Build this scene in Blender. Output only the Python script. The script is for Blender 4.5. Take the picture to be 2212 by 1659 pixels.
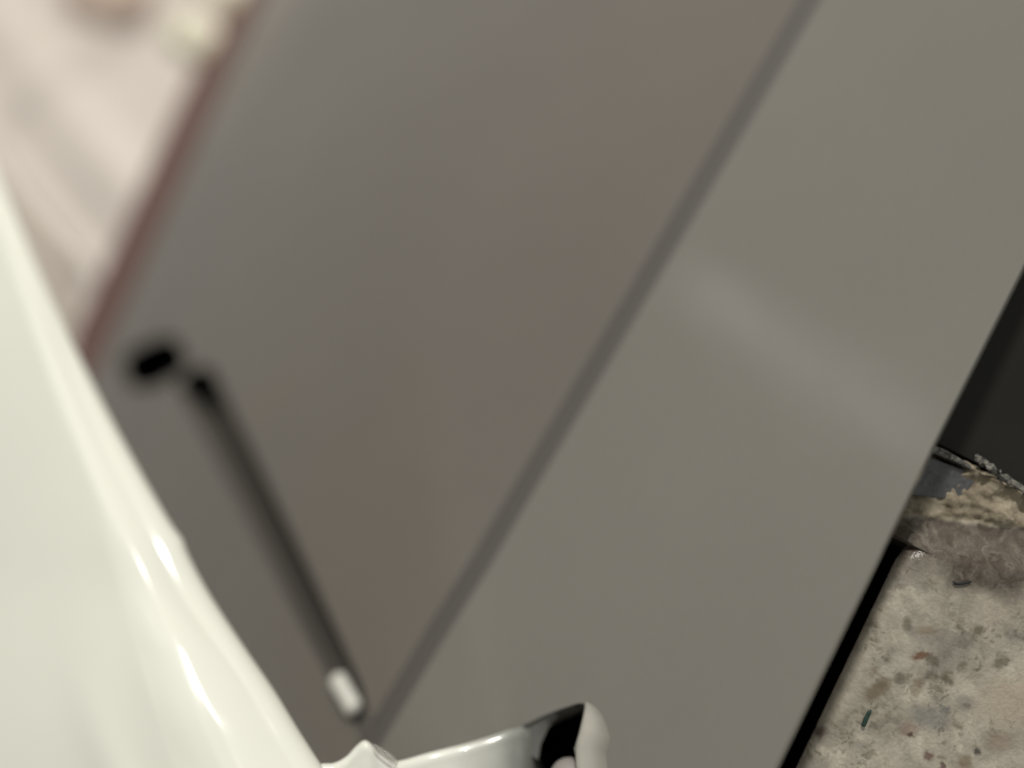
import bpy, bmesh, math, random
import numpy as np
from mathutils import Vector, Matrix, noise
from mathutils.geometry import tessellate_polygon

for o in list(bpy.data.objects):
    bpy.data.objects.remove(o)
S = bpy.context.scene
COL = S.collection
MM = 0.001

# ------------------------------------------------------------------ camera, light, exposure
# Counter top is z = 0; X runs away from the gap, Y towards the broken rear edge of the stone.
cd = bpy.data.cameras.new('camera')
cam = bpy.data.objects.new('camera', cd); COL.objects.link(cam)
cam.location = (0, 0, 0.125)
ROLL = math.atan2(0.4410, 0.8975)
cam.rotation_euler = (0, 0, ROLL)              # phone held over the counter, looking down, turned
cd.sensor_width = 36.0
cd.lens = 36.0 * 1609 / 2212
cd.clip_start = 0.004
cd.clip_end = 20
cd.dof.use_dof = True
cd.dof.focus_distance = 0.124
cd.dof.aperture_fstop = 2.7
S.camera = cam

w = bpy.data.worlds.new('World'); S.world = w; w.use_nodes = True
bg = w.node_tree.nodes['Background']
bg.inputs[0].default_value = (0.97, 0.97, 0.90, 1)
bg.inputs[1].default_value = 0.36

def area(name, loc, target, size, watts, col):
    l = bpy.data.lights.new(name, 'AREA'); l.shape = 'DISK'; l.size = size; l.energy = watts; l.color = col
    o = bpy.data.objects.new(name, l); COL.objects.link(o); o.location = loc
    d = Vector(target) - Vector(loc)
    o.rotation_euler = d.to_track_quat('-Z', 'Y').to_euler()
    return o
area('room_lamp', (-0.42, 0.92, 0.55), (-0.10, 0.0, -0.05), 0.09, 11.5, (1.0, 0.97, 0.90))
# unseen strip light added far to the left so the panel reflects a faint band
tl = area('band_reflection_light', (-0.87, 0.355, 0.27), (0.03, 0.03, -0.03), 0.06, 0.12, (1.0, 0.98, 0.92))
tl.data.shape = 'RECTANGLE'; tl.data.size = 0.42; tl.data.size_y = 0.028
_d = (Vector((0.03, 0.03, -0.03))-Vector(tl.location)).normalized(); _x = Vector((-0.10, 0.02, 0.42)).normalized(); _x = (_x-_d*_x.dot(_d)).normalized()
_z = -_d; _y = _z.cross(_x)
tl.rotation_euler = Matrix(((_x.x, _y.x, _z.x), (_x.y, _y.y, _z.y), (_x.z, _y.z, _z.z))).to_euler()

S.view_settings.view_transform = 'Standard'
S.view_settings.look = 'None'
S.view_settings.gamma = 1.0
S.view_settings.exposure = 0.0
S.view_settings.use_curve_mapping = False
S.cycles.use_denoising = True
S.cycles.max_bounces = 8

# ------------------------------------------------------------------ helpers
def obj(name, me, mat=None, parent=None, smooth=True, auto=None):
    o = bpy.data.objects.new(name, me); COL.objects.link(o)
    if mat: me.materials.append(mat)
    if smooth:
        for p in me.polygons: p.use_smooth = True
    if auto is not None: me.set_sharp_from_angle(angle=math.radians(auto))
    if parent: o.parent = parent
    return o

def tag(o, label=None, cat=None, group=None, kind=None):
    if label: o['label'] = label
    if cat: o['category'] = cat
    if group: o['group'] = group
    if kind: o['kind'] = kind
    return o

def mesh(name, verts, faces):
    me = bpy.data.meshes.new(name); me.from_pydata([tuple(v) for v in verts], [], faces); me.update()
    bm = bmesh.new(); bm.from_mesh(me); bmesh.ops.recalc_face_normals(bm, faces=bm.faces); bm.to_mesh(me); bm.free()
    return me

def slab(name, outline, holes, z1, z0):
    """Flat plate from a 2-D outline (mm) with holes, top at z1 and bottom at z0 (mm)."""
    loops = [outline] + list(holes)
    flat = [p for l in loops for p in l]
    tris = tessellate_polygon([[Vector((p[0], p[1], 0)) for p in l] for l in loops])
    n = len(flat)
    v = [(p[0]*MM, p[1]*MM, z1*MM) for p in flat] + [(p[0]*MM, p[1]*MM, z0*MM) for p in flat]
    f = [tuple(t) for t in tris] + [tuple(i+n for i in reversed(t)) for t in tris]
    b = 0
    for l in loops:
        m = len(l)
        for i in range(m):
            j = (i+1) % m
            f.append((b+i, b+j, b+j+n, b+i+n))
        b += m
    return mesh(name, v, f)

def bevel(o, wd, seg=3, ang=40):
    m = o.modifiers.new('bevel', 'BEVEL'); m.width = wd*MM; m.segments = seg; m.limit_method = 'ANGLE'; m.angle_limit = math.radians(ang)
    return o

def grid(name, rows, closed=False):
    nr, nc = len(rows), len(rows[0])
    v = [p for r in rows for p in r]
    f = []
    for i in range(nr-1):
        for j in range(nc - (0 if closed else 1)):
            k = (j+1) % nc
            f.append((i*nc+j, i*nc+k, (i+1)*nc+k, (i+1)*nc+j))
    return mesh(name, v, f)

def spline(pts, n):
    """Catmull-Rom through pts, n samples."""
    P = np.array(pts, float); m = len(P)
    Q = np.vstack([2*P[0]-P[1], P, 2*P[-1]-P[-2]])
    out = []
    for u in np.linspace(0, m-1, n):
        i = min(int(u), m-2); t = u-i
        a, b, c, d = Q[i], Q[i+1], Q[i+2], Q[i+3]
        out.append(0.5*((2*b)+(c-a)*t+(2*a-5*b+4*c-d)*t*t+(3*b-a-3*c+d)*t**3))
    return np.array(out)

class NT:
    def __init__(s, name):
        s.m = bpy.data.materials.new(name); s.m.use_nodes = True
        s.t = s.m.node_tree; s.b = s.t.nodes['Principled BSDF']
    def n(s, kind, **kw):
        x = s.t.nodes.new(kind)
        for k, v in kw.items():
            if k in x.inputs: x.inputs[k].default_value = v
            else: setattr(x, k, v)
        return x
    def l(s, a, b): s.t.links.new(a, b)
    def coord(s): return s.n('ShaderNodeTexCoord').outputs['Object']
    def noise(s, vec, scale, detail=4, rough=.55, dist=0):
        x = s.n('ShaderNodeTexNoise'); x.inputs['Scale'].default_value = scale; x.inputs['Detail'].default_value = detail
        x.inputs['Roughness'].default_value = rough; x.inputs['Distortion'].default_value = dist
        s.l(vec, x.inputs['Vector']); return x.outputs['Fac']
    def ramp(s, fac, stops, interp='LINEAR'):
        x = s.n('ShaderNodeValToRGB'); x.color_ramp.interpolation = interp
        e = x.color_ramp.elements
        while len(e) < len(stops): e.new(0.5)
        for q, (p, c) in zip(e, stops):
            q.position = p; q.color = (c, c, c, 1) if isinstance(c, (int, float)) else (*c, 1)
        s.l(fac, x.inputs[0]); return x.outputs[0]
    def mix(s, fac, a, b, mode='MIX'):
        x = s.n('ShaderNodeMix', data_type='RGBA', blend_type=mode)
        for sock, val in ((x.inputs[0], fac), (x.inputs[6], a), (x.inputs[7], b)):
            if isinstance(val, (int, float)): sock.default_value = val
            elif isinstance(val, tuple): sock.default_value = (*val, 1)
            else: s.l(val, sock)
        return x.outputs[2]
    def math(s, op, a, b=None, clamp=False):
        x = s.n('ShaderNodeMath', operation=op); x.use_clamp = clamp
        for i, v in enumerate((a, b)):
            if v is None: continue
            if isinstance(v, (int, float)): x.inputs[i].default_value = v
            else: s.l(v, x.inputs[i])
        return x.outputs[0]
    def bump(s, h, strength, dist):
        x = s.n('ShaderNodeBump'); x.inputs['Strength'].default_value = strength; x.inputs['Distance'].default_value = dist
        s.l(h, x.inputs['Height']); s.l(x.outputs[0], s.b.inputs['Normal'])
    def set(s, **kw):
        for k, v in kw.items():
            s.b.inputs[k.replace('_', ' ')].default_value = (*v, 1) if isinstance(v, tuple) else v
        return s

# ------------------------------------------------------------------ materials
def plastic(name, col, rough, var=.04, bscale=60, bstr=.02, coat=0.0):
    k = NT(name).set(Roughness=rough, Coat_Weight=coat, Coat_Roughness=.06)
    c = k.coord()
    f = k.noise(c, 18, 5)
    lo = tuple(x*(1-var) for x in col)
    k.l(k.ramp(f, [(.3, lo), (.7, col)]), k.b.inputs['Base Color'])
    k.bump(k.noise(c, bscale, 4), bstr, .001)
    return k.m

def panel_mat(name, lo, hi):
    k = NT(name).set(Roughness=.34)
    c = k.coord()
    base = k.ramp(k.noise(c, 9, 4), [(.3, lo), (.7, hi)])
    # small dull smudges
    sm = k.ramp(k.noise(c, 130, 3, .5, .6), [(.70, 0.0), (.80, 1.0)])
    gate = k.ramp(k.noise(c, 22, 2), [(.52, 0.0), (.62, 1.0)])
    col = k.mix(k.math('MULTIPLY', k.math('MULTIPLY', sm, gate), .35), base, tuple(x*.5 for x in lo))
    dust = k.ramp(k.noise(c, 420, 6, .7), [(.3, .985), (.7, 1.015)])
    dc = k.n('ShaderNodeCombineColor')
    for i in range(3): k.l(dust, dc.inputs[i])
    col = k.mix(1.0, col, dc.outputs[0], 'MULTIPLY')
    k.l(col, k.b.inputs['Base Color'])
    k.l(k.ramp(k.noise(c, 30, 5), [(.3, .12), (.7, .20)]), k.b.inputs['Roughness'])
    k.bump(k.noise(c, 14, 3), .16, .002)
    return k.m
M_panel = panel_mat('satin_grey_panel', (.188, .178, .159), (.207, .197, .177))
M_panel_l = panel_mat('satin_grey_panel_shade', (.153, .137, .122), (.170, .153, .137))  # darker, browner copy: the panel's light falloff put into its colour
M_cover = plastic('glossy_cream_plastic', (.855, .855, .77), .15, .03, 45, .06, .5)
M_pin = plastic('white_pin_plastic', (.68, .67, .62), .4, .05)
M_fringe = plastic('red_brown_fringe', (.155, .072, .060), .6, .15)
M_black = NT('black_void').set(Base_Color=(.0025, .0025, .0025), Roughness=.9, Specular_IOR_Level=0.0).m  # deep shade of the gap and openings put into the colour
M_back = plastic('pale_backdrop', (.85, .765, .70), .5, .04)
M_glint = plastic('ivory_glint', (.80, .75, .60), .35, .03, 60, .02, .0)
M_tan = plastic('tan_pad', (.76, .58, .48), .6, .08)
M_dark = plastic('dark_wall_paint', (.024, .023, .0205), .6, .25, 300, .1)
M_dark.node_tree.nodes['Principled BSDF'].inputs['Specular IOR Level'].default_value = .15
M_lint1 = NT('black_fibre').set(Base_Color=(.012, .013, .016), Roughness=.7).m
M_lint2 = NT('dark_green_fibre').set(Base_Color=(.015, .045, .035), Roughness=.7).m

def dtrim():
    k = NT('dark_blue_grey_trim').set(Roughness=.45)
    c = k.coord()
    f = k.noise(c, 900, 6, .7, 1.0)
    k.l(k.ramp(f, [(.35, (.055, .057, .062)), (.62, (.10, .10, .105)), (.75, (.20, .19, .18))]), k.b.inputs['Base Color'])
    k.bump(k.noise(c, 1500, 4), .5, .0003)
    return k.m
M_dtrim = dtrim()

def caulk():
    k = NT('crumbling_grey_caulk').set(Roughness=.8)
    c = k.coord()
    k.l(k.ramp(k.noise(c, 1400, 5, .7), [(.4, (.05, .048, .042)), (.62, (.26, .25, .22))]), k.b.inputs['Base Color'])
    k.bump(k.noise(c, 2500, 5), .8, .0004)
    return k.m
M_caulk = caulk()

def granite(spots):
    k = NT('speckled_cream_granite').set(Roughness=.28)
    c = k.coord()
    # slow patches: cream, pinkish, cool grey
    p1 = k.ramp(k.noise(c, 110, 5, .6, .8), [(.34, (.30, .272, .222)), (.45, (.395, .358, .292)), (.54, (.45, .408, .333)), (.68, (.56, .51, .42))])
    p2 = k.ramp(k.noise(c, 75, 4, .5, 1.2), [(.55, 0.0), (.63, 1.0)])
    col = k.mix(k.math('MULTIPLY', p2, .65), p1, (.265, .24, .205))
    pk = k.ramp(k.noise(c, 62, 3, .5, .5), [(.58, 0.0), (.66, 1.0)])
    col = k.mix(k.math('MULTIPLY', pk, .35), col, (.47, .40, .32))
    # crystalline cells
    def warp(scale, amt):
        mp = k.n('ShaderNodeTexNoise'); mp.inputs['Scale'].default_value = scale; mp.inputs['Detail'].default_value = 3
        k.l(c, mp.inputs['Vector'])
        s1 = k.n('ShaderNodeVectorMath', operation='SUBTRACT'); s1.inputs[1].default_value = (.5, .5, .5); k.l(mp.outputs['Color'], s1.inputs[0])
        s2 = k.n('ShaderNodeVectorMath', operation='SCALE'); s2.inputs['Scale'].default_value = amt; k.l(s1.outputs[0], s2.inputs[0])
        s3 = k.n('ShaderNodeVectorMath', operation='ADD'); k.l(c, s3.inputs[0]); k.l(s2.outputs[0], s3.inputs[1])
        return s3.outputs[0]
    wv = warp(500, .004)
    def vor(scale, feature='F1'):
        v = k.n('ShaderNodeTexVoronoi', feature=feature); v.inputs['Scale'].default_value = scale
        k.l(wv, v.inputs['Vector']); return v
    v1 = vor(330)
    cell = k.n('ShaderNodeSeparateColor'); k.l(v1.outputs['Color'], cell.inputs[0])
    lum = k.ramp(cell.outputs[0], [(0, .90), (1, 1.08)])
    lm = k.n('ShaderNodeCombineColor')
    for i in range(3): k.l(lum, lm.inputs[i])
    col = k.mix(.75, col, k.mix(1.0, col, lm.outputs[0], 'MULTIPLY'))
    fg = k.ramp(k.noise(wv, 800, 8, .7), [(.3, .80), (.7, 1.16)])
    fgc = k.n('ShaderNodeCombineColor')
    for i in range(3): k.l(fg, fgc.inputs[i])
    col = k.mix(1.0, col, fgc.outputs[0], 'MULTIPLY')
    # olive-grey grains
    def grains(scale, keep, r0, r1, colour, amt, col, seedch):
        v = vor(scale)
        sp = k.n('ShaderNodeSeparateColor'); k.l(v.outputs['Color'], sp.inputs[0])
        g = k.ramp(sp.outputs[seedch], [(keep-.01, 1.0), (keep+.01, 0.0)])
        d = k.ramp(v.outputs['Distance'], [(r0, 1.0), (r1, 0.0)])
        clump = k.ramp(k.noise(c, 120, 2), [(.42, 0.0), (.56, 1.0)])
        f = k.math('MULTIPLY', k.math('MULTIPLY', g, d), k.math('MULTIPLY', clump, amt))
        return k.mix(f, col, colour)
    col = grains(520, .38, .05, .62, (.15, .125, .082), .75, col, 0)
    col = grains(1000, .45, .05, .6, (.12, .105, .075), .7, col, 1)
    col = grains(300, .10, .1, .65, (.19, .168, .14), .5, col, 2)
    col = grains(420, .02, .08, .5, (.17, .095, .07), .8, col, 1)
    # the marks one can point at: (x, y, half length, half width, angle, colour, strength) in mm
    wv2 = warp(900, .0016)
    for (x, y, a, b, ang, cl, st) in spots:
        mp = k.n('ShaderNodeMapping', vector_type='TEXTURE')
        mp.inputs['Location'].default_value = (x*MM, y*MM, 0)
        mp.inputs['Rotation'].default_value = (0, 0, math.radians(ang))
        mp.inputs['Scale'].default_value = (a*MM, b*MM, 1)
        k.l(wv2, mp.inputs['Vector'])
        ln = k.n('ShaderNodeVectorMath', operation='LENGTH'); k.l(mp.outputs[0], ln.inputs[0])
        col = k.mix(k.math('MULTIPLY', k.ramp(ln.outputs['Value'], [(.45, 1.0), (1.05, 0.0)]), st), col, cl)
    # brown-grey polished vein next to the break, and the raw broken stone
    at = k.n('ShaderNodeAttribute', attribute_name='vein').outputs['Fac']
    ar = k.n('ShaderNodeAttribute', attribute_name='raw').outputs['Fac']
    vein = k.ramp(k.noise(wv, 260, 5, .6, 2.0), [(.35, (.075, .058, .043)), (.55, (.135, .112, .09)), (.72, (.22, .19, .155))])
    col = k.mix(at, col, vein)
    raw = k.ramp(k.noise(wv, 330, 6, .65, .5), [(.30, (.085, .05, .026)), (.42, (.21, .172, .118)), (.58, (.30, .255, .185)), (.74, (.42, .375, .29))])
    col = k.mix(ar, col, raw)
    k.l(col, k.b.inputs['Base Color'])
    k.l(k.mix(ar, (.30, .30, .30), (.85, .85, .85)), k.b.inputs['Roughness'])
    h = k.math('ADD', k.noise(c, 1500, 4), k.math('MULTIPLY', k.noise(c, 700, 6, .7), k.math('MULTIPLY', ar, 3.0)))
    k.bump(h, .35, .0004)
    return k.m

BR, OL, DK, RD, PK = (.165, .12, .07), (.115, .10, .065), (.06, .05, .042), (.17, .085, .045), (.22, .145, .11)
SPOTS = []
def spot(p, a, b, ang, cl, st=.9):
    SPOTS.append((p[0][0], p[0][1], a, b, ang, cl, st))
spot([(77.71, -18.99)], 3.6, 1.7, 62, BR, .75)
spot([(80.79, -6.40)], 2.6, 1.1, 30, (.24, .17, .105), .5)
spot([(81.70, -10.71)], 2.2, .85, 35, RD, .9)
spot([(83.50, -15.45)], 2.2, 1.3, 90, (.22, .16, .10), .5)
spot([(77.38, -7.03)], 1.1, 1.6, 40, OL, .6)
spot([(83.95, -10.55)], 1.9, 1.0, -20, OL, .7)
spot([(84.74, -12.85)], 1.6, 1.1, -10, OL, .55)
spot([(87.42, -12.31)], 1.7, .8, -30, OL, .8)
spot([(88.56, -2.66)], 1.3, 1.1, 50, OL, .75)
spot([(94.48, -5.55)], 2.2, 1.1, 40, OL, .7)
spot([(89.33, -16.91)], 1.3, .9, 20, (.15, .15, .14), .8)
spot([(87.78, -19.40)], 4.6, 2.6, 12, (.225, .212, .195), .7)
spot([(80.20, -15.77)], 1.8, 1.0, 10, OL, .6)
spot([(77.79, -18.08)], 1.2, .9, 0, OL, .4)
spot([(91.99, -14.40)], 2.4, 1.8, 30, (.225, .21, .185), .6)
spot([(97.29, -20.79)], 1.0, .9, 0, DK, .9)
spot([(92.30, -14.85)], .9, .7, 0, OL, .5)
spot([(85.43, -22.55)], 2.1, 1.7, 15, PK, .65)
spot([(86.06, -23.28)], .8, .6, 0, (.08, .045, .035), .9)
spot([(72.77, -29.90)], 1.3, .9, 60, (.10, .06, .055), .8)
spot([(90.31, -25.26)], 1.1, 1.0, 0, (.15, .085, .07), .85)
spot([(93.16, -25.77)], .9, .9, 0, (.12, .065, .06), .85)
spot([(96.30, -23.36)], 1.5, 1.6, 40, (.22, .16, .10), .7)
spot([(99.89, -17.61)], 3.0, 2.2, 30, (.32, .24, .18), .5)
spot([(79.28, -13.02)], 2.3, 1.9, 20, (.53, .49, .41), .6)
spot([(77.91, -15.17)], 2.0, 1.7, 20, (.53, .49, .41), .6)
spot([(99.07, -10.66)], 8.0, 5.5, 30, (.48, .40, .315), .7)
M_granite = granite(SPOTS)

# ------------------------------------------------------------------ the setting: counter, dark surface behind, gap
def build_counter():
    """Countertop: one sheet with an eased side edge, a polished slope to the break and a raw broken rear."""
    def left(Y):                      # side edge x (mm), straight then rounded at the rear corner
        x = [(72.62, -36.12)][0][0] + (Y - [(72.62, -36.12)][0][1]) * SL
        r = 6.0; y0 = CORNER_Y - r
        if Y > y0:
            t = min((Y-y0)/r, 1.0); x += r*(1-math.sqrt(max(1-t*t, 0)))*0.9
        return x
    P0, P1 = [(72.62, -36.12), (72.19, 2.11)]
    SL = (P1[0]-P0[0])/(P1[1]-P0[1])
    CORNER_Y = 7.5
    X1 = 150.0
    ny, nx = 260, 230
    ys = np.concatenate([np.linspace(-150, -40, 50), np.linspace(-39, 24, 250)])
    rows, vein, raw = [], [], []
    for Y in ys:
        row = []
        for Xp in [(-1, -28), (-1, -10), (-1, -5), (-1, -3.2)] + [(0, a) for a in np.linspace(0, 90, 9)[:-1]] + [(1, t) for t in np.linspace(0, 1, 200)]:
            Yc = min(Y, CORNER_Y)
            xl = left(Yc)
            drop = 1.0 if Y > CORNER_Y-2.0 else 0.0
            sh = (-12 + .6*noise.noise(Vector((Y*.6, 3, 0)))) if Y > CORNER_Y-2.0 else 0.0
            R = 2.6
            xb = xl; xl = xl + sh
            if Xp[0] == -1: x, z = xl + .9 + (-Xp[1]-2.6)*.9, float(Xp[1])
            elif Xp[0] == 0:
                a = math.radians(Xp[1]); x, z = xl + R*(1-math.cos(a)), -R + R*math.sin(a)
            else: 
                t = Xp[1]; x, z = xb + R + (X1-xb-R)*(t**1.7) + sh*max(0, 1-t*7), 0.0
            ysl = 2.6 + (x-72.2)*.34          # slope begins
            yb = 9.6 + (x-72.4)*.36           # break line
            yb += .7*noise.noise(Vector((x*.35, 1.7, 0))) + .3*noise.noise(Vector((x*1.1, 4.7, 0)))
            s = min(max((Y-ysl)/(yb-ysl), 0), 1)
            g = min(max((Y-yb)/0.9, 0), 1)
            wob = .8*noise.noise(Vector((x*.25, Y*.25, 0)))
            vn = min(max((Y-ysl+4+6*noise.noise(Vector((x*.12, Y*.12, 5)))*(1 if x > 80 else .3) + max(0, x-82)*.10)/4.5, 0), 1)
            z -= 3.2*s*s*(3-2*s) + (1-g)*s*.25*wob
            if g > 0:
                q = Vector((x*.33, Y*.33, 2))
                z += g*(1.3*noise.noise(q) + .55*noise.noise(q*2.4) + .18*noise.noise(q*5.5) - .2)
                yr = (14.3 if x < 74.2 else 22.0 if x > 77 else 14.3 + 7.7*(x-74.2)/2.8) + max(0, x-84)*.10
                yr += 1.1*noise.noise(Vector((x*.55, 9.1, 0))) + .25*noise.noise(Vector((x*1.6, 2.1, 0)))
                if Y > yr: z -= min((Y-yr)*2.2+(Y-yr)**2*1.5, 26.0)
            near = min(max((72.5-x)/3.0, 0), 1)
            z -= drop*near*1.8 + (drop*near*(1.2*noise.noise(Vector((x*.4, Y*.4, 7)))))
            row.append((x*MM, Y*MM, z*MM)); vein.append(vn*(1-g)); raw.append(g)
        rows.append(row)
    me = grid('countertop', rows)
    for nm, arr in (('vein', vein), ('raw', raw)):
        a = me.attributes.new(nm, 'FLOAT', 'POINT'); a.data.foreach_set('value', arr)
    o = obj('countertop', me, M_granite)
    tag(o, 'cream granite countertop with brown and olive specks and a chipped rear edge', 'countertop', kind='structure')
    return o
build_counter()

# dark surface behind the counter (a step lower) and the black gap below everything
def box(name, x0, x1, y0, y1, z0, z1, mat, parent=None):
    v = [(x*MM, y*MM, z*MM) for z in (z0, z1) for (x, y) in ((x0, y0), (x1, y0), (x1, y1), (x0, y1))]
    f = [(0, 3, 2, 1), (4, 5, 6, 7), (0, 1, 5, 4), (1, 2, 6, 5), (2, 3, 7, 6), (3, 0, 4, 7)]
    return obj(name, mesh(name, v, f), mat, parent, smooth=False)
dw = box('dark_wall', 60, 240, 23.5, 260, -12, -5, M_dark)
tag(dw, 'smooth dark charcoal wall surface beyond the chipped stone', 'wall', kind='structure')
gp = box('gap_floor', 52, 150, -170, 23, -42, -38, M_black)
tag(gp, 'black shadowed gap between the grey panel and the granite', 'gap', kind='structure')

# dark trim block in the notch of the stone, with a pale scuffed ridge
tr = tag(bpy.data.objects.new('edge_trim_strip', None), 'dark blue-grey trim strip scuffed along its ridge behind the granite', 'trim'); COL.objects.link(tr)
tr.location = (68*MM, 16*MM, -4*MM)
def local(pts, loc): return [(p[0]-loc[0], p[1]-loc[1]) for p in pts]
loc = (68, 16)
body = slab('strip', local([(69.70, 13.00), (68.71, 20.30), (77.40, 21.11), (79.30, 19.88), (78.23, 15.89)], loc), [], 0.6, -12)
bevel(obj('strip', body, M_dtrim, tr, smooth=False), .5)
rd = slab('ridge', local([(67.63, 20.90), (68.13, 22.35), (71.61, 22.68), (76.68, 22.23), (77.58, 21.46), (74.73, 21.61), (71.18, 21.43)], loc), [], 1.5, -6)
bevel(obj('ridge', rd, M_caulk, tr, smooth=False), .25)

# crumbling caulk bead along the stone's rear edge
def rough_tube(name, path, r, seed, n=90, m=10, rough=.45):
    c = spline(path, n); rows = []
    for i, p in enumerate(c):
        d = c[min(i+1, n-1)]-c[max(i-1, 0)]; d = Vector(d).normalized()
        a = d.cross(Vector((0, 0, 1))).normalized(); b = a.cross(d)
        taper = min(1, .25+i/8, .25+(n-1-i)/8)
        row = []
        for j in range(m):
            t = 2*math.pi*j/m; v = Vector(p)*1.0
            rr = r*taper*(1+rough*noise.noise(Vector((i*.16, math.cos(t)*1.5+seed, math.sin(t)*1.5)))*2)
            row.append(tuple((Vector(p)+a*math.cos(t)*rr+b*math.sin(t)*rr*.7)*MM))
        rows.append(row)
    me = grid(name, rows, closed=True)
    return me
bead = rough_tube('caulk_bead', [(76.78, 23.95, -3.00), (79.20, 23.54, -3.00), (82.57, 22.98, -3.00), (87.12, 22.20, -3.00), (91.75, 21.81, -3.00), (96.69, 22.21, -3.00)], .55, 3, 90, 10, 1.0)
tag(obj('caulk_bead', bead, M_caulk), 'thin crumbling pale caulk bead between stone and dark wall', 'caulk')

# two stray fibres on the stone
def fibre(name, path, r, mat, label):
    o = obj(name, rough_tube(name, path, r, 1, 40, 8, .25), mat)
    tag(o, label, 'lint'); return o
fibre('lint_fibre', [(80.86, 2.80, 0.25), (81.70, 2.87, 0.25), (82.50, 3.35, 0.25), (83.23, 3.97, 0.25), (83.75, 4.14, 0.25)], .22, M_lint1, 'thin black lint fibre lying on the granite near its chipped edge')
fibre('lint_fibre', [(78.02, -22.41, 0.30), (77.95, -23.31, 0.30), (77.90, -24.28, 0.30), (78.04, -25.25, 0.30), (78.24, -25.50, 0.30)], .34, M_lint2, 'short dark green lint fibre on the granite near the black gap')

# ------------------------------------------------------------------ the white panel
FR = dict(o=(64.26685, 50.01354, 9.00000), s=(-0.70438, -0.02214, -0.70948), t=(0.04098, 0.99658, -0.07178), n=(-0.70864, 0.07963, 0.70106))
root = bpy.data.objects.new('appliance_panel', None); COL.objects.link(root)
tag(root, 'large smooth grey panel receding from the granite, with slot, long groove and cut-out', 'panel')
s_, t_, n_ = Vector(FR['s']), Vector(FR['t']), Vector(FR['n'])
flip = s_.cross(t_).dot(n_) < 0
Mx = Matrix(((s_.x, t_.x, n_.x, FR['o'][0]*MM), (s_.y, t_.y, n_.y, FR['o'][1]*MM), (s_.z, t_.z, n_.z, FR['o'][2]*MM), (0, 0, 0, 1)))
# s axis points down the slope away from the granite, t along its edge; y is mirrored if the frame is left-handed
SG = -1.0 if flip else 1.0
if flip:
    Mx = Mx @ Matrix.Diagonal((-1, 1, 1, 1))
root.matrix_world = Mx
def PP(pts): return [(p[0]*SG, p[1]) for p in pts]

groove_c = PP([(60.65, 111.37), (62.05, 88.62), (63.63, 57.22), (65.98, 9.85), (68.22, -36.41), (69.62, -62.24), (70.75, -85.21), (72.49, -104.35), (73.79, -125.35), (74.07, -133.15), (74.21, -151.00)])
GW = 2.7                                                   # half width of the groove
def offs(poly, d):
    out = []
    for i, p in enumerate(poly):
        a, b = Vector(poly[max(i-1, 0)]), Vector(poly[min(i+1, len(poly)-1)])
        q = (b-a).normalized(); out.append((p[0]-q.y*d, p[1]+q.x*d))
    return out
ga, gb = offs(groove_c, GW), offs(groove_c, -GW)
right_edge = PP([(-0.55, 85.75), (-0.55, 48.49), (0.86, 20.49), (0.86, 0.23), (1.11, -29.45), (1.00, -57.03), (0.90, -83.78), (0.79, -97.58)])
# which offset lies towards the right edge
mid = Vector(right_edge[4])
if (Vector(ga[4])-mid).length < (Vector(gb[4])-mid).length: g_r, g_l = ga, gb
else: g_r, g_l = gb, ga
hole = PP([(44.69, -110.10), (42.62, -105.64), (40.03, -102.01), (37.00, -98.32), (34.57, -95.71), (33.55, -95.13), (32.97, -95.83), (31.87, -98.71), (31.60, -101.04), (31.30, -102.35), (30.38, -103.21), (28.60, -104.67), (26.09, -107.60), (36.69, -115.52), (41.95, -111.96)])
right_piece = slab('panel_face', list(g_r) + list(reversed(right_edge)), [hole], 0, -1.5)
o = obj('panel_face', right_piece, M_panel, root, auto=30); bevel(o, .75, 4, 30)
# recess wall and cavity behind the cut-out
box_pts = PP([(52.41, -105.51), (32.15, -90.58), (22.79, -105.15), (39.99, -121.66)])
cav = slab('cutout_cavity', box_pts, [], -16, -18)
obj('cutout_cavity', cav, M_black, root, smooth=False)
def ring_wall(name, outline, z1, z0, mat):
    n = len(outline)
    v = [(p[0]*MM, p[1]*MM, z1*MM) for p in outline]+[(p[0]*MM, p[1]*MM, z0*MM) for p in outline]
    return obj(name, mesh(name, v, [(i, (i+1) % n, (i+1) % n+n, i+n) for i in range(n)]), mat, root, smooth=False)
ring_wall('cutout_wall', hole, -1.5, -7.5, M_panel)
ring_wall('cavity_wall', box_pts, -7.5, -17, M_black)
obj('cavity_rim', slab('cavity_rim', box_pts, [hole], -7.4, -8.4), M_black, root, smooth=False)
# chamfered inner side of the cut-out
co_, ci_ = PP([(44.69, -110.10), (42.62, -105.64), (39.99, -102.07), (38.33, -100.13)]), PP([(38.00, -109.15), (38.99, -106.71), (39.13, -103.65), (38.25, -100.26)])
rows = [[(p[0]*MM, p[1]*MM, -.7*MM) for p in co_], [((p[0]+q[0])/2*MM, (p[1]+q[1])/2*MM, -1.2*MM) for p, q in zip(co_, ci_)], [(p[0]*MM, p[1]*MM, -2.4*MM) for p in ci_]]
obj('cutout_chamfer', grid('cutout_chamfer', rows), plastic('chamfer_grey', (.15, .147, .137), .35), root)
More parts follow.
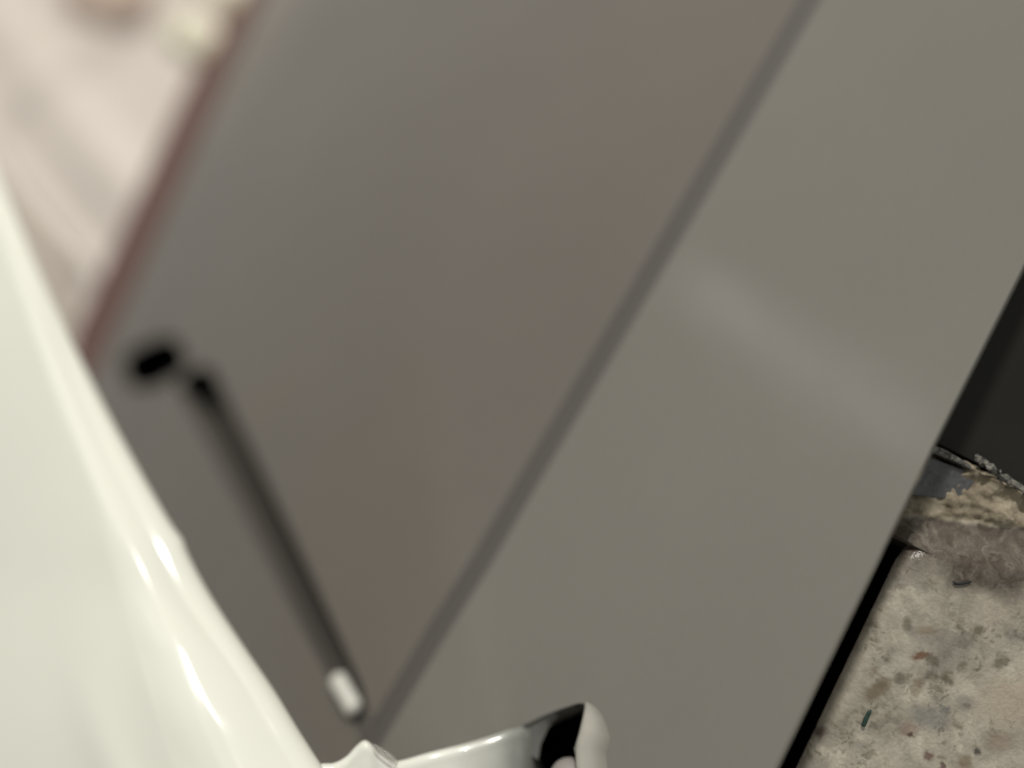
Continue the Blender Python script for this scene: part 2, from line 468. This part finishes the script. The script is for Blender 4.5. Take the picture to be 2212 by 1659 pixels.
# raised rounded lip on the right side of the cut-out
def ridge(name, path, prof, mat, parent, n=40):
    """Sweep a ridge profile [(offset, height)] along a 2-D path in panel space."""
    c = spline([(p[0], p[1], 0) for p in path], n); rows = []
    for i, p in enumerate(c):
        d = Vector(c[min(i+1, n-1)]-c[max(i-1, 0)]); d.normalize(); a = Vector((-d.y, d.x, 0))
        tp = min(1, (i/12)**.6 if i < 12 else 1)
        rows.append([((p[0]+a.x*x*tp)*MM, (p[1]+a.y*x*tp)*MM, z*tp*MM) for x, z in prof])
    return obj(name, grid(name, rows), mat, parent)
lip = PP([(33.39, -94.66), (32.35, -96.60), (31.47, -98.98), (30.80, -101.37), (29.67, -103.24), (27.86, -105.44), (25.25, -108.69)])
LP = [(-.5, -2.2), (-.6, -.6), (-.4, .25), (.2, .7), (1.2, .85), (2.6, .65), (4.0, .35), (5.6, .02), (6.4, -.15)]
# profile's first offset must lie on the hole side
def side(path, pt):
    a, b = Vector(path[2]), Vector(path[3]); d = b-a; w_ = Vector(pt)-a
    return d.x*w_.y-d.y*w_.x
if side(lip, hole[9]) > 0: LP = [(-x, z) for x, z in LP]
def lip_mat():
    k = NT('bounce_lit_lip').set(Roughness=.4)
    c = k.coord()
    f = k.n('ShaderNodeAttribute', attribute_name='painted_light').outputs['Fac']
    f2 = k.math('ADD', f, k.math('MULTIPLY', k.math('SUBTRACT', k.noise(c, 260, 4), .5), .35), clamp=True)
    k.l(k.mix(f2, (.178, .170, .147), (.47, .45, .40)), k.b.inputs['Base Color'])  # pale tone is bounced light painted in, fading to the panel grey
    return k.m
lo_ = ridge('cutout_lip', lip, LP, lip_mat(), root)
wa = lo_.data.attributes.new('painted_light', 'FLOAT', 'POINT')
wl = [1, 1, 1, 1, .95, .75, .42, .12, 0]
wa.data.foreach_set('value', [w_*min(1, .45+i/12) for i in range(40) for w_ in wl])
# stud at the foot of the cut-out
st = PP([(30.71, -107.87)])[0]
rows = []
for i in range(9):
    a = math.pi/2*i/8
    rows.append([((st[0]+3.6*math.cos(a)*math.cos(q))*MM, (st[1]+3.6*math.cos(a)*math.sin(q))*MM, (-2.5+3.6*math.sin(a))*MM) for q in np.linspace(0, 2*math.pi, 24, endpoint=False)])
obj('stud', grid('stud', rows, closed=True), plastic('stud_grey', (.30, .275, .26), .45), root)

# left piece with slot and hole
left_edge = PP([(523.69, 294.18), (486.85, 186.44), (454.61, 92.16), (436.09, 25.65), (418.18, -23.70), (399.49, -76.69), (384.39, -122.30), (373.65, -153.48), (362.37, -187.69)])
slot_c = PP([(261.09, -90.14), (179.99, -107.14), (138.61, -116.08), (106.57, -123.00), (87.52, -127.07), (72.70, -130.14)])
def capsule(path, w0, w1):
    n = len(path); L, Rr = [], []
    for i, p in enumerate(path):
        a, b = Vector(path[max(i-1, 0)]), Vector(path[min(i+1, n-1)]); d = (b-a).normalized(); hw = w0+(w1-w0)*i/(n-1)
        L.append((p[0]-d.y*hw, p[1]+d.x*hw)); Rr.append((p[0]+d.y*hw, p[1]-d.x*hw))
    def cap(p, d, hw, s):
        base = math.atan2(d.y, d.x)
        return [(p[0]+hw*math.cos(base+a), p[1]+hw*math.sin(base+a)) for a in [s*x for x in (math.pi/3, 0, -math.pi/3)]]
    d1 = (Vector(path[-1])-Vector(path[-2])).normalized(); d0 = (Vector(path[0])-Vector(path[1])).normalized()
    return L + cap(path[-1], d1, w1, 1) + list(reversed(Rr)) + cap(path[0], d0, w0, 1)
slot = PP([(229.76, -88.63), (173.93, -101.69), (133.99, -111.36), (103.30, -119.22), (85.07, -124.00), (75.92, -127.99), (76.59, -132.19), (90.02, -130.19), (110.07, -126.96), (143.37, -120.93), (186.52, -112.88), (248.04, -101.68), (248.52, -97.19), (239.50, -90.71)])
port = PP([(259.34, -89.83), (253.17, -91.71), (250.62, -93.38), (250.32, -95.32), (251.49, -97.73), (254.35, -100.50), (260.75, -105.08), (268.59, -109.79), (274.30, -112.35), (279.88, -114.02), (285.51, -115.04), (291.43, -115.24), (299.44, -114.03), (307.09, -112.33), (310.43, -110.58), (310.85, -108.37), (309.36, -105.59), (305.73, -102.42), (297.92, -97.39), (288.97, -92.57), (282.85, -90.18), (277.16, -88.79), (271.71, -88.12), (266.27, -88.27)])
outl = list(left_edge) + PP([(163.71, -177.52), (83.90, -170.67)]) + list(reversed(g_l))
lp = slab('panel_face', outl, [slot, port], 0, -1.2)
o = obj('panel_face', lp, M_panel_l, root, auto=30); o['label'] = 'panel half with shade painted into its grey, with slot and dark port'
# groove floor
gf = slab('groove_floor', offs(groove_c, 6) + list(reversed(offs(groove_c, -6))), [], -.3, -1.3)
obj('groove_floor', gf, plastic('groove_shade_grey', (.100, .091, .085), .6), root, smooth=False)  # recess shade is put into this darker floor colour
# slot floor: a tilted trough, deep at the port end
L5, R5 = offs(slot_c, 11.0), offs(slot_c, -11.0)
v = []; m_ = len(slot_c)
for i in range(m_):
    z = -15 + 13.2*(i/(m_-1))**.9
    v += [(L5[i][0]*MM, L5[i][1]*MM, z*MM), (R5[i][0]*MM, R5[i][1]*MM, z*MM)]
for i in range(m_):
    v += [(L5[i][0]*MM, L5[i][1]*MM, -1.25*MM), (R5[i][0]*MM, R5[i][1]*MM, -1.25*MM)]
f = []
for i in range(m_-1):
    f += [(2*i, 2*i+1, 2*i+3, 2*i+2), (2*i, 2*i+2, 2*m_+2*i+2, 2*m_+2*i), (2*i+1, 2*m_+2*i+1, 2*m_+2*i+3, 2*i+3)]
M_slot = plastic('slot_grey_plastic', (.10, .093, .083), .6)
obj('slot_trough', mesh('slot_trough', v, f), M_slot, root, smooth=False)
pw = PP([(256.44, -88.14), (249.93, -90.31), (247.00, -92.25), (246.66, -94.57), (247.95, -97.21), (251.07, -100.45), (258.66, -105.63), (267.37, -110.86), (273.62, -113.84), (280.02, -115.80), (286.32, -116.85), (292.96, -117.08), (302.94, -116.07), (311.27, -114.11), (315.24, -112.07), (315.76, -109.39), (314.05, -106.28), (309.95, -102.49), (300.44, -96.74), (290.33, -91.38), (283.56, -88.60), (277.02, -87.01), (270.94, -86.39), (264.89, -86.60)])
ring_wall('port_wall', pw, -1.3, -40, M_black)
obj('port_cavity', slab('port_cavity', pw, [], -39, -41), M_black, root, smooth=False)
# added red-brown strip along the far edge, standing in for lens colour fringing
le = [(p[0], p[1]) for p in left_edge]
e1, e2 = offs(le, 46.0), offs(le, -46.0)
far = e1 if side(le, e1[3]) * side(le, groove_c[4]) > 0 else e2
o = obj('far_edge_fringe', slab('far_edge_fringe', le + list(reversed(far)), [], .8, -2), M_fringe, root, smooth=False)
# white pin sitting in the lower end of the slot
pa, pb = PP([(91.00, -127.30), (83.15, -128.46)])
pa, pb = Vector((*pa, 0)), Vector((*pb, 0)); ax = (pb-pa).normalized(); sd = Vector((-ax.y, ax.x, 0)); up = Vector((0, 0, 1))
rows = []; L_ = (pb-pa).length; R_ = 2.1
for i in range(25):
    u = i/24
    ln = -1.6 + (L_+3.2)*u
    e = min(1, 1-(max(0, abs(u-.5)-.40)/.10)**2*.999) ; rr = R_*math.sqrt(max(e, .0005))
    c_ = pa+ax*ln
    rows.append([tuple((c_+sd*math.cos(q)*rr+up*(.8+math.sin(q)*rr*.9))*MM) for q in np.linspace(0, 2*math.pi, 20, endpoint=False)])
obj('pin', grid('pin', rows, closed=True), M_pin, root)

# ------------------------------------------------------------------ glossy plastic cover in the left foreground
sil = spline([(-183.31, 8.66, -91.20), (-148.47, -10.51, -75.60), (-121.23, -24.70, -61.80), (-98.36, -35.32, -49.80), (-77.68, -44.12, -38.80), (-56.37, -52.28, -27.70), (-44.89, -56.56, -22.20), (-35.50, -61.22, -18.50), (-22.69, -65.12, -12.10), (-13.80, -67.98, -8.40), (-6.85, -70.32, -4.70), (0.11, -72.89, -2.00), (10.82, -76.52, 2.60)], 160)
cre = spline([(-194.19, 0.32, -91.20), (-150.96, -15.08, -73.70), (-125.92, -26.73, -59.90), (-106.50, -36.82, -48.00), (-87.92, -46.96, -36.90), (-65.49, -59.06, -24.00), (-56.26, -63.47, -18.50), (-48.83, -67.90, -14.80), (-40.83, -71.72, -9.30), (-34.34, -75.70, -5.60), (-28.80, -78.84, -2.00), (-22.61, -82.45, 0.80), (-12.62, -86.58, 5.40)], 160)
lef = spline([(-353.50, -72.50, -151.00), (-266.13, -105.30, -121.00), (-202.13, -125.06, -93.00), (-151.52, -137.01, -67.00), (-116.77, -144.38, -47.00), (-90.42, -149.27, -31.00)], 160)
def smooth(a, n=21):
    k = np.pad(a, ((n, n), (0, 0)), mode='reflect', reflect_type='odd'); w_ = np.hanning(2*n+1); w_ /= w_.sum()
    return np.stack([np.convolve(k[:, j], w_, mode='valid') for j in range(3)], 1)
sil, cre, lef = smooth(sil, 9), smooth(cre, 24), smooth(lef, 30)
rows = []
camp = Vector((0, 0, 125))
for i in range(160):
    a, b, c_ = Vector(sil[i]), Vector(cre[i]), Vector(lef[i])
    q = i/159
    away = (a-camp).normalized()
    ac = (b-a); wd = ac.length; acn = ac.normalized()
    R = min(5.0, wd*.42)
    row = [a+away*26+acn*R*.7, a+away*13+acn*R*.2]
    for k in range(9):                                   # rolled edge
        th = math.pi/2*k/8
        row.append(a+acn*R*(1-math.cos(th))+away*R*.8*(1-math.sin(th)))
    face0 = row[-1]
    for k in range(1, 25):                               # face towards the crease, slightly hollow
        u = k/24
        p = face0.lerp(b, u)-away*(2.6*math.sin(math.pi*u)*min(1, wd/20)+.35*max(0, q-.6)*(math.exp(-((u-.45)/.05)**2)+math.exp(-((u-.58)/.05)**2)))
        p = p+away*(.28*noise.noise(Vector((u*3.0, q*6, 2))))
        row.append(p)
    d2 = (c_-b)
    for k in range(1, 17):                               # broad left face
        u = (k/16)**1.25
        p = b.lerp(c_, u)-away*(5.0*math.sin(math.pi*u)*(1-.4*q))
        # shallow fold parallel to the crease towards the lower end
        fo = math.exp(-((u-.10-.02*math.sin(q*9))/.035)**2)*max(0, q-.55)*3.2
        p = p-away*fo
        row.append(p)
    # small pinch on the silhouette
    pin = math.exp(-((i-79)/2.6)**2)
    for j in range(2, 9): row[j] = row[j]-acn*.45*pin*(1-(j-2)/7)
    rows.append([tuple(p*MM) for p in row])
cv = bpy.data.objects.new('plastic_cover', None); COL.objects.link(cv)
tag(cv, 'glossy cream-white plastic cover bulging across the left foreground', 'plastic cover')
o = obj('shell', grid('shell', rows), M_cover, cv)
sd_ = o.modifiers.new('sub', 'SUBSURF'); sd_.levels = 1; sd_.render_levels = 2

# flange along the foot of the cover, with a pointed peak
top = spline([(-3.85, -76.22, -3.00), (-0.92, -73.75, -4.00), (1.28, -72.68, -4.50), (2.67, -71.02, -5.00), (3.38, -69.05, -5.50), (4.16, -67.50, -5.50), (5.43, -67.32, -5.50), (7.92, -68.54, -6.00), (10.21, -68.78, -6.00), (11.89, -67.77, -6.00), (15.73, -64.62, -6.50), (20.48, -61.54, -8.00), (24.46, -58.46, -9.00), (27.13, -56.36, -10.00), (29.47, -55.36, -11.20), (31.85, -56.26, -13.00), (34.45, -58.82, -15.50), (37.03, -62.06, -18.00), (39.90, -66.38, -21.00)], 170)
rows = []
dn = Vector((-.441*-1*0+.441, -.8975, 0))                # picture-down along the counter
for i in range(170):
    a = Vector(top[i]); away = (a-camp).normalized(); q = i/169
    R = 2.6
    row = [a+away*14+dn*1.5, a+away*6+dn*.4]
    for k in range(8):
        th = math.pi/2*k/7
        row.append(a+dn*R*(1-math.cos(th))+away*R*.9*(1-math.sin(th)))
    f0 = row[-1]
    for k in range(1, 10):
        u = k/9
        row.append(f0+dn*20*u-away*(3.5*math.sin(u*1.4))+away*.25*noise.noise(Vector((q*14, u*3, 1))))
    rows.append([tuple(p*MM) for p in row])
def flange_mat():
    k = NT('cream_plastic_painted_shade').set(Roughness=.2, Coat_Weight=.4, Coat_Roughness=.06)
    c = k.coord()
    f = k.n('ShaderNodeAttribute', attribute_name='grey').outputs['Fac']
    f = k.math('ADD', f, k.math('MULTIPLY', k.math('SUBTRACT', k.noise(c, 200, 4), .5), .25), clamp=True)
    k.l(k.mix(f, (.80, .80, .73), (.25, .255, .235)), k.b.inputs['Base Color'])  # greying towards the right end is shade painted into the cream
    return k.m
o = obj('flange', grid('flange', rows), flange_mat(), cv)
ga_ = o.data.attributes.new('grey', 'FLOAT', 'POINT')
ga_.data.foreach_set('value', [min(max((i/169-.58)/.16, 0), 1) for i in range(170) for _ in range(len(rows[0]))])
sd_ = o.modifiers.new('sub', 'SUBSURF'); sd_.levels = 1; sd_.render_levels = 2
# loose film flap beside the peak
M_film = NT('thin_plastic_film').set(Base_Color=(.8, .8, .74), Roughness=.15, Transmission_Weight=.75, Alpha=.55).m
fl = [(5.92, -67.10, -5.20), (7.95, -67.19, -5.20), (9.90, -67.49, -5.20), (11.27, -68.08, -5.20)]
f2 = [(6.94, -68.20, -5.50), (8.39, -68.58, -5.50), (10.06, -69.02, -5.50), (11.36, -69.11, -5.50)]
rows = [[tuple(Vector(p)*MM) for p in spline(fl, 14)], [tuple((Vector(p)+Vector((0, 0, .25)))*MM) for p in (spline(fl, 14)+spline(f2, 14))/2], [tuple(Vector(p)*MM) for p in spline(f2, 14)]]
o = obj('film_flap', grid('film_flap', rows), M_film, cv)
so = o.modifiers.new('th', 'SOLIDIFY'); so.thickness = .00012

# inner fold of the cover, seen between its edge and the panel
ln_ = spline([(-247.98, 12.25, -160.00), (-227.35, 2.59, -155.00), (-205.04, -6.67, -147.00), (-184.36, -15.44, -140.00), (-168.12, -21.92, -137.00), (-157.95, -26.00, -137.00)], 40)
lo2 = spline([(-231.20, -35.62, -150.00), (-207.55, -44.11, -145.00), (-183.11, -47.86, -140.00), (-166.52, -54.70, -137.00), (-153.45, -59.16, -137.00), (-144.59, -58.29, -140.00)], 40)
rows = []
for i in range(40):
    a, b = Vector(ln_[i]), Vector(lo2[i]); q = i/39
    away = (a-camp).normalized(); dd = (b-a).normalized()
    row = [a+away*3.0+dd*1.2, a+away*1.2+dd*.2]
    for k in range(6):
        th = math.pi/2*k/5
        row.append(a+dd*1.3*(1-math.cos(th))+away*1.2*(1-math.sin(th)))
    f0 = row[-1]
    for k in range(1, 8): row.append(f0.lerp(b, k/7)+away*(4.0*math.sin(math.pi*k/7*.5)))
    rows.append([tuple(p*MM) for p in row])
o = obj('inner_fold', grid('inner_fold', rows), plastic('dull_pinkish_plastic', (.74, .66, .60), .4), cv)

# ------------------------------------------------------------------ pale things far behind the panel
bdn = []
g0 = [(-806.54, 192.91, -515.00), (-306.75, 438.49, -515.00), (-26.09, -132.70, -515.00), (-525.88, -378.28, -515.00)]
bx = bpy.data.objects.new('pale_backdrop', None); COL.objects.link(bx)
xs = np.linspace(-640, 60, 180); ys = np.linspace(-260, 520, 180)
rows = []
for y in ys:
    r = []
    for x in xs:
        # two long shallow folds crossing diagonally, plus slow undulation
        d1 = x*.43 + y*.90 + 222; d2 = x*.91 - y*.41 + 457
        z = -520 + 9*noise.noise(Vector((x*.008, y*.008, 0))) + 14*math.exp(-(d1/7)**2) + 10*math.exp(-((d1-66)/24)**2) - 10/(1+math.exp(d1/6)) + 12*math.exp(-(d2/18)**2)
        r.append((x*MM, y*MM, z*MM))
    rows.append(r)
o = obj('sheet', grid('sheet', rows), M_back, bx)
so = o.modifiers.new('th', 'SOLIDIFY'); so.thickness = .003; so.offset = -1
tag(bx, 'pale cream creased sheet, blurred, beyond the panel at upper left', 'sheet')

def glint(pt, r, label):  # ivory beads added to stand in for blurred bright glints
    rows = []
    for i in range(13):
        a = -math.pi/2+math.pi*i/12
        sq = lambda v_: math.copysign(abs(v_)**.7, v_)
        rows.append([((pt[0]+r*1.5*sq(math.cos(a))*sq(math.cos(q)))*MM, (pt[1]+r*sq(math.cos(a))*sq(math.sin(q)))*MM, (pt[2]+r*.8*sq(math.sin(a)))*MM) for q in np.linspace(0, 2*math.pi, 20, endpoint=False)])
    o = obj('ivory_glint', grid('ivory_glint', rows, closed=True), M_glint)
    tag(o, label, 'glint', 'added glint beads at the panel edge')
glint([(-254.36, 99.72, -315.00)][0], 14, 'small bead added as an ivory clip at the panel far edge, lower of the two')
glint([(-252.42, 132.98, -315.00)][0], 12, 'bright bead added as an ivory clip at the top rim of the photo beside the panel edge')
# soft tan pad at the top
tp = [(-456.97, 157.73, -497.00)][0]
rows = []
for i in range(11):
    a = math.pi/2*i/10
    rows.append([((tp[0]+40*math.cos(a)**.6*math.cos(q))*MM, (tp[1]+34*math.cos(a)**.6*math.sin(q))*MM, (tp[2]+10*math.sin(a))*MM) for q in np.linspace(0, 2*math.pi, 28, endpoint=False)])
o = obj('tan_pad', grid('tan_pad', rows, closed=True), M_tan)
tag(o, 'soft tan round pad at the top edge, blurred against the pale sheet', 'pad')
